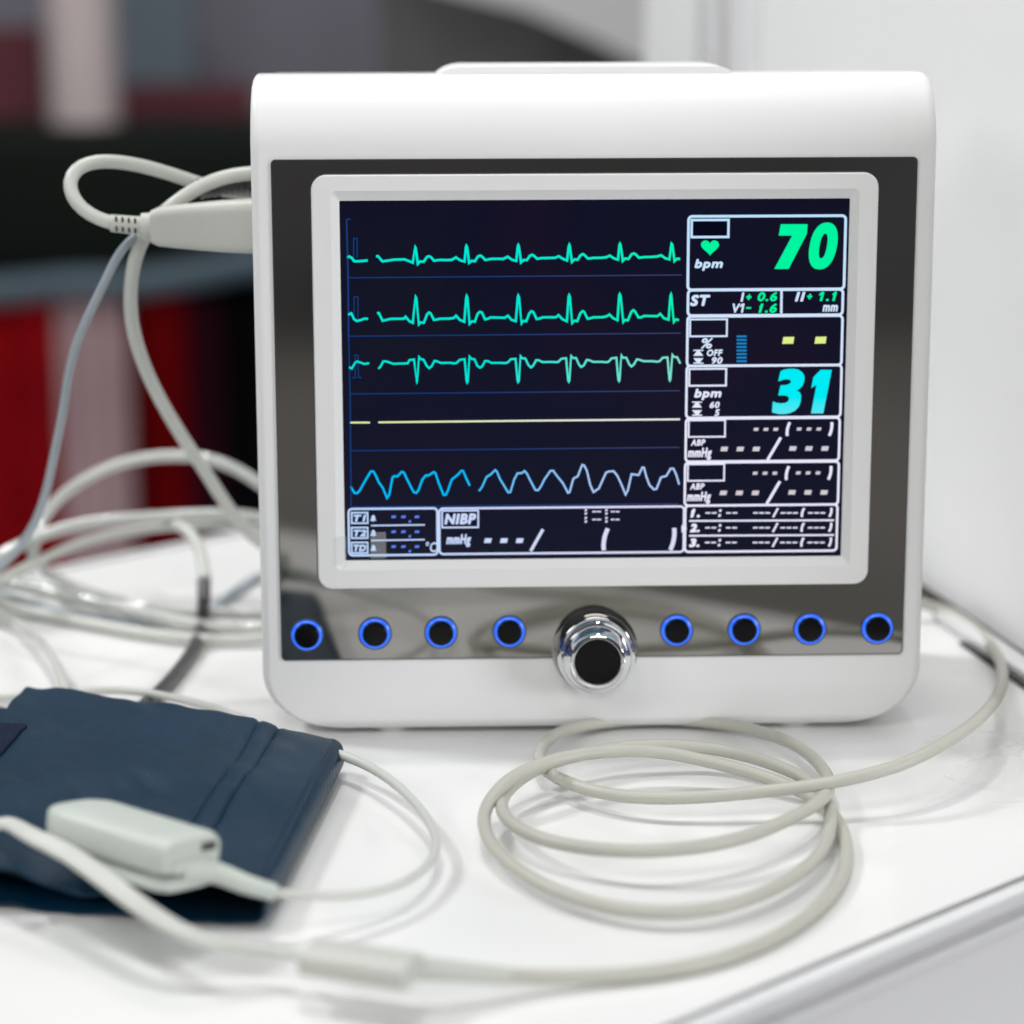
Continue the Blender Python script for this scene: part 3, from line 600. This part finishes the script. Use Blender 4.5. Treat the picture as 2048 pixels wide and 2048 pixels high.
# ------------------------------------------------------------------ blood pressure cuff
rb = tz(686, 1545).xy; rf = tz(530, 1858).xy; tdir = rf - rb; sd0 = (tz(50, 1382, .0125) - tz(682, 1477, .0150)).xy; sd1 = tz(0, 1822).xy - rf; sd1 = sd1.normalized() * .150
from mathutils import noise
def cuffpt(s_, t_, z, wr=1.0):
    # s_ 0 at right fold .. 1 at left edge, t_ 0 back .. 1 front
    p = rb + tdir * t_ + sd0.lerp(sd1, min(1, max(0, t_))) * s_ + tdir * .02 * math.sin(s_ * 7) * max(0, t_ - .6)
    q = Vector((p.x, p.y, z)); k = noise.noise(q * 26) * .0030 + noise.noise(Vector((q.x * 95 + q.y * 50, q.y * 28, 3))) * .0017 + noise.noise(q * 120) * .0003
    q.z += k * wr * min(1, s_ * 4 + .15); return q
def top_z(s_, t_):
    z = 0.0165 + 0.0015 * math.sin(PI * min(1, max(0, s_)) * .9)
    if s_ < .22: z -= 0.0022 * (1 - s_ / .22) ** 2
    z -= 0.0045 * max(0, s_ - .55)
    f = max(0, (t_ - .62) / .38) ** 1.5          # the open front edge sags in the middle and gapes at the fold
    z -= .0075 * f * math.exp(-((s_ - .42) / .17) ** 2)
    z += .0025 * f * math.exp(-((s_ - .10) / .10) ** 2) - .0008 * f * max(0, s_ - .6)
    return z
cuff = new_thing('pressure_cuff', 'folded navy blue nylon blood pressure cuff lying on the counter', 'cuff', (-.19, -.08, 0))
def cuff_sheet(pathpts, thick, nt=46, mat_=M['nylon'], name='wrap', t0=0.0, t1=1.0, edge_in=0.0):
    # pathpts: function(t)-> list of (s, z) centre line; swept front to back with thickness
    mb = MB(); rings = []
    for i in range(nt + 1):
        t = t0 + (t1 - t0) * i / nt
        C = pathpts(t); n = len(C); outer = []; inner = []
        for j, (s_, z) in enumerate(C):
            a = C[max(j - 1, 0)]; b = C[min(j + 1, n - 1)]
            dx, dz = (b[0] - a[0]) * .158, b[1] - a[1]; l = math.hypot(dx, dz) or 1; nx, nz = -dz / l, dx / l
            e = thick / 2 * (0.25 if j in (0, n - 1) else 1) * (0.4 if i in (0, nt) else 1)
            outer.append(cuffpt(s_ + nx * e / .158, t, z + nz * e)); inner.append(cuffpt(s_ - nx * e / .158, t, z - nz * e))
        rings.append(outer + inner[::-1])
    mb.loft(rings); return mb.build(name, mat_, cuff, angle=55)
def wrap_path(t):
    P = []; N = 150
    zt = lambda s_: top_z(s_, t) - .0014
    sag = .0035 * max(0, t - .75) * 4
    for i in range(N + 1):
        s_ = 1.0 - (1.0 - .05) * i / N; t = t; gr = -.0010 * (math.exp(-((s_ - .25) / .007) ** 2) + math.exp(-((s_ - .19) / .007) ** 2)) + .0002 * math.exp(-((s_ - .22) / .016) ** 2); P.append((s_, zt(s_) + gr))
    zr = zt(.05); zb = .0022; R_ = (zr - zb) / 2; cz = (zr + zb) / 2
    for i in range(1, 14):
        a = PI / 2 - PI * i / 14; P.append((.05 - (abs(math.cos(a)) ** .55) * .05, cz + R_ * math.copysign(abs(math.sin(a)) ** .75, math.sin(a))))
    for i in range(31): s_ = .05 + 1.22 * i / 30; P.append((s_, zb))
    return P
cuff_sheet(wrap_path, .0026)
cuff_sheet(lambda t: [(.34 + 1.0 * i / 36, .0052 + .002 * math.sin(i / 36 * 5) + .001 * i / 36) for i in range(37)], .0026, name='inner_layer', t0=0.05, t1=.93)
cuff_sheet(lambda t: [(.62 + .7 * i / 30, .0085 + .0005 * math.sin(i / 30 * 7)) for i in range(31)], .0024, name='inner_layer', t0=0.09, t1=.80)
# sewn hook patch
mb = MB(); rows = []
for i in range(13):
    t = .25 + .60 * i / 12; rows.append([cuffpt(s_, t, top_z(s_, t) + z) for s_, z in [(.885, .0010)] + [(.89 + .10 * j / 6, .0016) for j in range(7)] + [(.995, .0)] + [(.885, -.0006)]])
mb.loft(rows); 
hp_ = mb.build('hook_patch', M['velcro'], cuff, angle=50)
mb = MB(); tube(mb, [cuffpt(.022, t, top_z(.02, t) - .0002, .6) for t in [.03 + .94 * i / 12 for i in range(13)]], .0015, 8); mb.build('piping', M['nylon'], cuff)

# ------------------------------------------------------------------ finger clip sensor on the cuff
ca = tz(118, 1645, .030); cbp = tz(384, 1728, .030)
fx = cbp - ca; fl = fx.length; fx.normalize(); fs = Vector((-fx.y, fx.x, 0)).normalized(); roll = math.radians(-8)
fs2 = fs * math.cos(roll) + up * math.sin(roll); fu = fx.cross(fs2)
fu = fu if fu.z > 0 else -fu
clip = new_thing('finger_sensor', 'pale grey finger clip pulse sensor resting on the navy cuff', 'finger sensor', (ca + cbp) / 2 - Vector((0, 0, .0135)))
def clip_half(z0, z1, name, kw=1.0):
    mb = MB(); rings = []; n = 26; mcount = 26
    for i in range(n + 1):
        t = (i / n) ** 1.6; x = fl * t
        d = max(0, 1 - t / .26); wv = .0150 * max(.22, math.sqrt(max(0, 1 - d * d)))
        wv *= kw
        if t > .93: wv *= 1 - ((t - .93) / .07) ** 2 * .12
        hh = (z1 - z0) / 2 * (1 - d ** 3 * .45); 
        if t > .95: hh *= 1 - ((t - .95) / .05) ** 2 * .15
        if i == 0: wv *= .55; hh *= .55
        c = ca + fx * x + fu * ((z0 + z1) / 2); ring = []
        for j in range(mcount):
            th = 2 * PI * j / mcount; cs, sn = math.cos(th), math.sin(th); e = 4.6
            ring.append(c + fs2 * math.copysign(abs(cs) ** (2 / e), cs) * wv + fu * math.copysign(abs(sn) ** (2 / e), sn) * hh)
        rings.append(ring)
    mb.loft(rings); return mb.build(name, M['clip'], clip, angle=45)
clip_half(-.0036, .0098, 'upper_shell'); clip_half(-.0090, -.0040, 'lower_shell', .93)
# slot and lip at the cable end
e0_ = ca + fx * fl
def obox(mb, c, hx, hy, hz):
    vs = [c + fx * a * hx + fs2 * b * hy + fu * g * hz for g in (-1, 1) for a, b in ((-1, -1), (1, -1), (1, 1), (-1, 1))]
    mb.add(vs, [(3, 2, 1, 0), (4, 5, 6, 7), (0, 1, 5, 4), (1, 2, 6, 5), (2, 3, 7, 6), (3, 0, 4, 7)])
mb = MB(); obox(mb, e0_ + fu * .0052 + fs2 * .0075, .0006, .0034, .0015); mb.build('finger_slot', M['slot'], clip, bevel=.0004)
mb = MB(); obox(mb, e0_ + fu * -.0005 - fs2 * .001 , .0014, .0085, .0022); mb.build('rear_lip', M['clip'], clip, bevel=.001)
mb = MB(); tail = [e0_ - fx * .002 - fs2 * .004 - fu * .002, tz(430, 1745, .0245), tz(490, 1768, .0215), tz(552, 1786, .0180)]
tube(mb, tail, .0040, 14, prof=lambda t: (1.15 - .40 * t - .12 * max(0, 1 - t * 5)) * (1 + .035 * math.sin(t * 75)), step=.0009, smooth=2); mb.build('strain_relief', M['clip'], clip)
wire = [tz(548, 1785, .0182), tz(600, 1790, .016), tz(700, 1791, .012), tz(790, 1773, .010), tz(848, 1738, .009), tz(873, 1695, .009), tz(862, 1650, .009), tz(825, 1600, .010), tz(775, 1556, .011), tz(720, 1524, .011), tz(676, 1508, .011), tz(600, 1500, .005)]
mb = MB(); tube(mb, wire, .0017, 12, prof=lambda t: 1.0 + .25 * max(0, min(1, (t - .5) * 3))); mb.build('cable', M['cable_white'], clip)

# ------------------------------------------------------------------ cables at the left
def air(lst): return [ty(x, y, Y / 1000) for x, y, Y in lst]
# plug, strain relief and its loop
lp = new_thing('plug_cable', 'thick pale cable looping out of the flat cream plug on the monitor side', 'cable', (-.18, .06, 0))
mb = MB(); prof = [(-.0, .0068, .0058), (.003, .0082, .0068), (.012, .0092, .0075), (.030, .0108, .0085), (.048, .0118, .0092), (.062, .0120, .0095)]
pl0 = ty(303, 453, .05); pr0 = ty(540, 452, .05); pa = (pr0 - pl0).normalized(); ps = Vector((0, 1, 0)); pu = pa.cross(ps); pu = pu if pu.z > 0 else -pu
rings = []
for x, hv, hy in prof:
    c = pl0 + pa * x + pu * (0.0 + .0002 * x * 10)
    ring = []
    for j in range(28):
        th = 2 * PI * j / 28; cs, sn = math.cos(th), math.sin(th); e = 5.0
        ring.append(c + ps * math.copysign(abs(cs) ** (2 / e), cs) * hy + pu * math.copysign(abs(sn) ** (2 / e), sn) * hv)
    rings.append(ring)
mb.loft(rings); mb.build('plug', M['plug'], lp, bevel=.0)
mb = MB(); rings = []
for x, r_ in ((-.0045, .0052), (-.0042, .0058), (-.0006, .0060), (.0004, .0058)):
    rings.append([pl0 + pa * x + ps * r_ * math.cos(2 * PI * j / 24) + pu * (r_ * math.sin(2 * PI * j / 24)) for j in range(24)])
mb.loft(rings); mb.build('collar', M['plug'], lp)
mb = MB(); rings = []
q0 = ty(220, 446, .05); q1 = ty(284, 452, .05); qa = (q1 - q0); ql = qa.length; qa.normalize()
for x, r_ in [(0, .0033), (.0004, .0038), (.0135, .0041)]:
    rings.append([q0 + qa * x * (ql / .0135) + ps * r_ * math.cos(2 * PI * j / 24) + pu * (r_ * math.sin(2 * PI * j / 24)) for j in range(24)])
mb.loft(rings); sr = mb.build('strain_relief', M['plug'], lp)
mb = MB()
for i in range(4):
    for sg in (1, -1):
        c = q0 + qa * (.0032 + .0027 * i) + pu * (.0021 * sg) - ps * .0036 + pu * .0003
        v = [c + qa * a * .00045 + pu * b * .0011 + ps * g * .0005 for g in (-1, 1) for a, b in ((-1, -1), (1, -1), (1, 1), (-1, 1))]
        mb.add(v, [(3, 2, 1, 0), (4, 5, 6, 7), (0, 1, 5, 4), (1, 2, 6, 5), (2, 3, 7, 6), (3, 0, 4, 7)])
mb.build('relief_slots', M['slot'], sr, smooth=False)
mb = MB(); tube(mb, air([(228, 447, 50), (195, 439, 50), (163, 420, 51), (141, 394, 53), (135, 362, 56), (148, 337, 60), (178, 324, 64), (225, 322, 68), (285, 332, 72), (345, 349, 76), (400, 368, 80), (450, 382, 82), (530, 388, 84)]), .0030, 16); mb.build('cable', M['cable_white'], lp)
# second cable leaving the monitor and running down to the heap behind
c2 = new_thing('trunk_cable', 'pale cable arching from the monitor side down into the heap of coiled cable', 'cable', (-.2, .1, 0))
mb = MB(); tube(mb, air([(540, 345, 70), (500, 346, 68), (450, 353, 66), (400, 372, 64), (355, 402, 62), (312, 438, 62), (285, 478, 64), (268, 525, 68), (261, 580, 74), (264, 645, 84), (284, 720, 98), (318, 795, 114), (362, 870, 130), (405, 935, 146), (440, 990, 160), (475, 1040, 172), (520, 1085, 180), (580, 1110, 184)]), .0031, 16); mb.build('cable', M['cable_white'], c2)
mb = MB(); sl = air([(398, 378, 76), (440, 370, 76), (480, 366, 76), (535, 366, 76)]); tube(mb, sl, .0050, 18, step=.0008, smooth=2, prof=lambda t: (0.9 + .12 * t) * (1 + .06 * math.copysign(1, math.sin(t * 70)))); mb.build('ribbed_sleeve', M['cable_dark'], c2)
# thin blue grey wire
mb = MB(); tube(mb, air([(300, 452, 66), (268, 474, 64), (238, 505, 64), (212, 560, 66), (182, 620, 70), (152, 690, 76), (137, 750, 82), (124, 830, 92), (108, 910, 104), (92, 985, 116), (68, 1050, 128), (30, 1105, 140), (-20, 1150, 150), (-80, 1180, 160)]), .0020, 12)
tag(mb.build('lead_wire', M['cable_blue']), 'thin blue grey lead wire hanging left of the plug', 'cable')
# heap of glossy coiled cable behind and left of the monitor
hp1 = air([(620, 1040, 225), (520, 968, 232), (478, 940, 234), (430, 920, 236), (380, 912, 238), (300, 914, 238), (220, 933, 236), (150, 970, 230), (102, 1012, 222), (74, 1062, 210), (66, 1100, 198)]) + [tz(x, y, z / 1000) for x, y, z in [(88, 1140, 12), (150, 1178, 9), (220, 1200, 8), (300, 1216, 8), (400, 1224, 8), (520, 1228, 8), (600, 1215, 8), (650, 1180, 8)]]
hp1 += air([(660, 1100, 225), (600, 1055, 228), (520, 1035, 228), (460, 1028, 226), (380, 1030, 224), (280, 1035, 220), (200, 1042, 214), (120, 1058, 206), (50, 1085, 196), (-10, 1115, 186), (-60, 1140, 180)]) + [tz(x, y, z / 1000) for x, y, z in [(-70, 1160, 14), (0, 1165, 13), (60, 1175, 13), (150, 1195, 12), (250, 1218, 10), (330, 1238, 6), (420, 1252, 4), (520, 1256, 4), (620, 1240, 4)]]
mb = MB(); tube(mb, hp1, .0031, 16, smooth=8); tag(mb.build('coiled_cable', M['cable_clear']), 'glossy grey cable coiled in a heap behind the left side of the monitor', 'cable')
hq = air([(640, 1090, 240), (520, 1062, 240), (440, 1050, 236), (340, 1052, 230), (240, 1066, 222), (150, 1090, 212), (80, 1122, 200), (20, 1150, 188)]) + [tz(x, y, z / 1000) for x, y, z in [(-20, 1185, 8), (20, 1212, 5), (110, 1232, 4), (210, 1252, 4), (330, 1272, 4), (430, 1280, 4), (520, 1278, 4), (620, 1262, 4)]]
mb = MB(); tube(mb, hq, .0027, 16, smooth=8); tag(mb.build('coiled_cable', M['cable_white']), 'matt pale cable, lowest turn of the heap left of the monitor', 'cable')
mb = MB(); tube(mb, [tz(-80, 1170, .003)] + [tz(x, y, z / 1000) for x, y, z in [(0, 1188, 4), (50, 1205, 4), (120, 1225, 4), (200, 1237, 3), (300, 1243, 3)]] + [tz(400, 1230, .0035), tz(460, 1190, .003), (tz(520, 1152, .003)), tz(600, 1130, .003)], .0022, 12)
tag(mb.build('flat_lead', M['cable_blue']), 'thin grey lead lying flat on the counter under the coiled heap', 'cable')
# cable with dark sleeve crossing the heap toward the cuff
dk = new_thing('dark_sleeved_cable', 'cable crossing the heap, pale above and dark grey where it runs down to the cuff', 'cable', (-.2, .1, 0))
mb = MB(); tube(mb, air([(300, 1032, 250), (345, 1046, 226), (375, 1062, 206), (398, 1090, 196), (406, 1130, 186), (408, 1160, 176)]), .0030, 14); mb.build('cable', M['cable_white'], dk)
mb = MB(); tube(mb, air([(408, 1148, 182), (408, 1175, 174), (408, 1205, 168)]), .0034, 14); mb.build('dark_sleeve', M['cable_dark'], dk)
mb = MB(); tube(mb, [ty(408, 1200, .168), tz(404, 1235, .005), tz(392, 1285, .0036), tz(365, 1330, .0034), tz(330, 1372, .0034), tz(295, 1405, .0034), tz(250, 1440, .0034)], .0031, 14); mb.build('dark_cable', M['cable_dark'], dk)
# thin hose pair reaching the cuff from behind
mb = MB(); tube(mb, [tz(x, y, z / 1000) for x, y, z in [(-60, 1205, 4), (0, 1228, 5), (45, 1250, 7), (85, 1287, 9), (115, 1335, 10), (132, 1390, 8), (140, 1425, 4)]], .0019, 12)
tag(mb.build('cuff_hose', M['cable_white']), 'pale thin cable arching down to the back edge of the navy cuff', 'cable')
mb = MB(); tube(mb, [tz(x, y, z / 1000) for x, y, z in [(-80, 1400, 3), (0, 1396, 3), (70, 1388, 3), (140, 1384, 4), (210, 1380, 6), (270, 1382, 7), (330, 1392, 7), (400, 1408, 6), (470, 1430, 3), (540, 1470, 3)]], .0019, 12)
tag(mb.build('cuff_hose', M['cable_white']), 'pale thin cable lying along behind the back edge of the navy cuff', 'cable')
# crumpled clear bag at the right edge
mb = MB(); nx, ny = 40, 30; vs = []; o_ = tz(1950, 1590, 0)
for j in range(ny + 1):
    for i in range(nx + 1):
        x = o_.x + .10 * i / nx + .008 * math.sin(j * .4); y = o_.y - .01 + .085 * j / ny
        p = Vector((x, y, 0)); e = min(i, nx - i, j, ny - j) / 6
        z = .0008 + min(1, e) * max(0, .006 + .010 * noise.noise(p * 42) + .007 * abs(noise.noise(p * 95 + Vector((3, 1, 0)))))
        vs.append((x, y, z))
mb.add(vs, [(j * (nx + 1) + i, j * (nx + 1) + i + 1, (j + 1) * (nx + 1) + i + 1, (j + 1) * (nx + 1) + i) for j in range(ny) for i in range(nx)])
tag(mb.build('plastic_bag', M['film'], angle=25), 'crumpled clear plastic bag on the counter at the right', 'bag')

# ------------------------------------------------------------------ what stands far behind, out of focus
def quadbox(x0, y0, x1, y1, Y, dep, z0=None, z1=None):
    a = ty(x0, y1, Y); b = ty(x1, y0, Y); return (a.x, Y, a.z if z0 is None else z0), (b.x, Y + dep, b.z if z1 is None else z1)
Mb = dict(dark=mat('charcoal_vinyl', (0.006, 0.009, 0.007), 0.7, spec=0.08), rim=mat('slate_band', (0.085, 0.12, 0.15), 0.45, var=.2, vscale=5, spec=0.08), red=mat('red_cloth', (0.24, 0.0015, 0.005), 0.8, var=.75, vscale=3, spec=0.08), pink=mat('pale_stripe', (0.50, 0.36, 0.38), 0.7, var=.1, vscale=5, spec=0.08),
          plum=mat('plum_cloth', (0.05, 0.006, 0.018), 0.8, spec=0.08), col=mat('column_paint', (0.55, 0.47, 0.47), 0.6, var=.1, vscale=4, spec=0.08), maroon=mat('maroon_board', (0.14, 0.045, 0.055), 0.8, var=.2, vscale=3, spec=0.08), blk=mat('black_cloth', (0.001, 0.001, 0.002), 0.9, spec=0.08), slate=mat('slate_board', (0.16, 0.20, 0.24), 0.7, spec=0.08), hood=mat('charcoal_board', (0.10, 0.10, 0.10), 0.7, spec=0.08), pale=mat('fascia_board', (0.55, 0.55, 0.56), 0.6, spec=0.08))
# armchair: charcoal back, slate rim, red skirt cloth below
YB = 2.9
ch = new_thing('draped_stand', 'blurred charcoal stand with slate rim and red cloth, far behind at the left', 'stand', (ty(250, 700, YB).x, YB, -1.0))
mb = MB(); lo, hi = quadbox(-250, 262, 640, 560, YB, .35); mb.box(lo, hi); mb.build('dark_back', Mb['dark'], ch, bevel=.03, seg=4)
mb = MB(); P = [ty(-250, 585, YB - .03), ty(0, 583, YB - .03), ty(140, 570, YB - .03), ty(260, 568, YB - .03), ty(380, 552, YB - .03), ty(500, 528, YB - .03), ty(640, 505, YB - .03)]; tube(mb, P, .024, 16); mb.build('slate_rim', Mb['rim'], ch)
stripes = [(-250, 112, 'red'), (112, 255, 'pink'), (255, 285, 'red'), (285, 372, 'red'), (372, 440, 'plum'), (440, 760, 'blk')]
for x0, x1, c_ in stripes:
    mb = MB(); a = ty(x0, 700, YB); b = ty(x1, 700, YB); zt = ty(x0, 600, YB).z; n = 10
    front = [(a.x + (b.x - a.x) * i / n, YB + .02 + .012 * math.sin(i * 2.1)) for i in range(n + 1)]
    pts_ = front + [(b.x, YB + .3), (a.x, YB + .3)]
    mb.prism(pts_, -1.0, zt); mb.build('skirt_panel', Mb[c_], ch, angle=50)
cl = new_thing('pale_column', 'blurred pale pinkish column in the far background at upper left', 'column', (ty(165, 100, 3.1).x, 3.1, -1.0))
mb = MB(); a = ty(92, 100, 3.1).x; b = ty(238, 100, 3.1).x; r_ = (b - a) / 2; mb.loft([[(a + r_ + r_ * math.cos(2 * PI * k / 28), 3.1 + r_ * math.sin(2 * PI * k / 28), z) for k in range(28)] for z in (-1.0, 1.2)]); mb.build('shaft', Mb['col'], cl)
def board(x0, y0, x1, y1, Y, mt, label, dep=.04):
    a = ty(x0, y1, Y); b = ty(x1, y0, Y); mb = MB(); mb.box((a.x, Y, -1.0), (b.x, Y + dep, b.z)); o = mb.build('display_board', mt, smooth=False); tag(o, label, 'board', None); return o
board(-300, 55, 82, 400, 3.4, Mb['maroon'], 'dark maroon board left of the pale column, out of focus')
board(238, 168, 505, 400, 3.5, Mb['maroon'], 'low dark maroon board right of the pale column, out of focus')
board(250, -200, 380, 400, 3.9, Mb['slate'], 'tall slate blue board behind the pale column, out of focus')
# charcoal screen with a pale fascia above, between the monitor top and the post
mb = MB(); Y = 2.6
P = [ty(850, -30, Y), ty(1050, 20, Y), ty(1200, 85, Y), ty(1420, 200, Y), ty(1480, -300, Y), ty(800, -300, Y)]
vs = [(p.x, p.y, p.z) for p in P] + [(p.x, p.y + .03, p.z) for p in P]; n = 6
mb.add(vs, [tuple(range(n)), tuple(range(2 * n - 1, n - 1, -1))] + [(i, n + i, n + (i + 1) % n, (i + 1) % n) for i in range(n)])
tag(mb.build('fascia_board', Mb['pale'], smooth=False), 'pale slanted fascia board seen above the monitor top, out of focus', 'board')
mb = MB(); a = ty(760, 300, 2.9); b = ty(1460, -30, 2.9); mb.box((a.x, 2.9, -1.0), (b.x, 2.94, b.z + .1)); tag(mb.build('charcoal_screen', Mb['hood'], smooth=False), 'charcoal partition screen behind the monitor top, out of focus', 'screen')
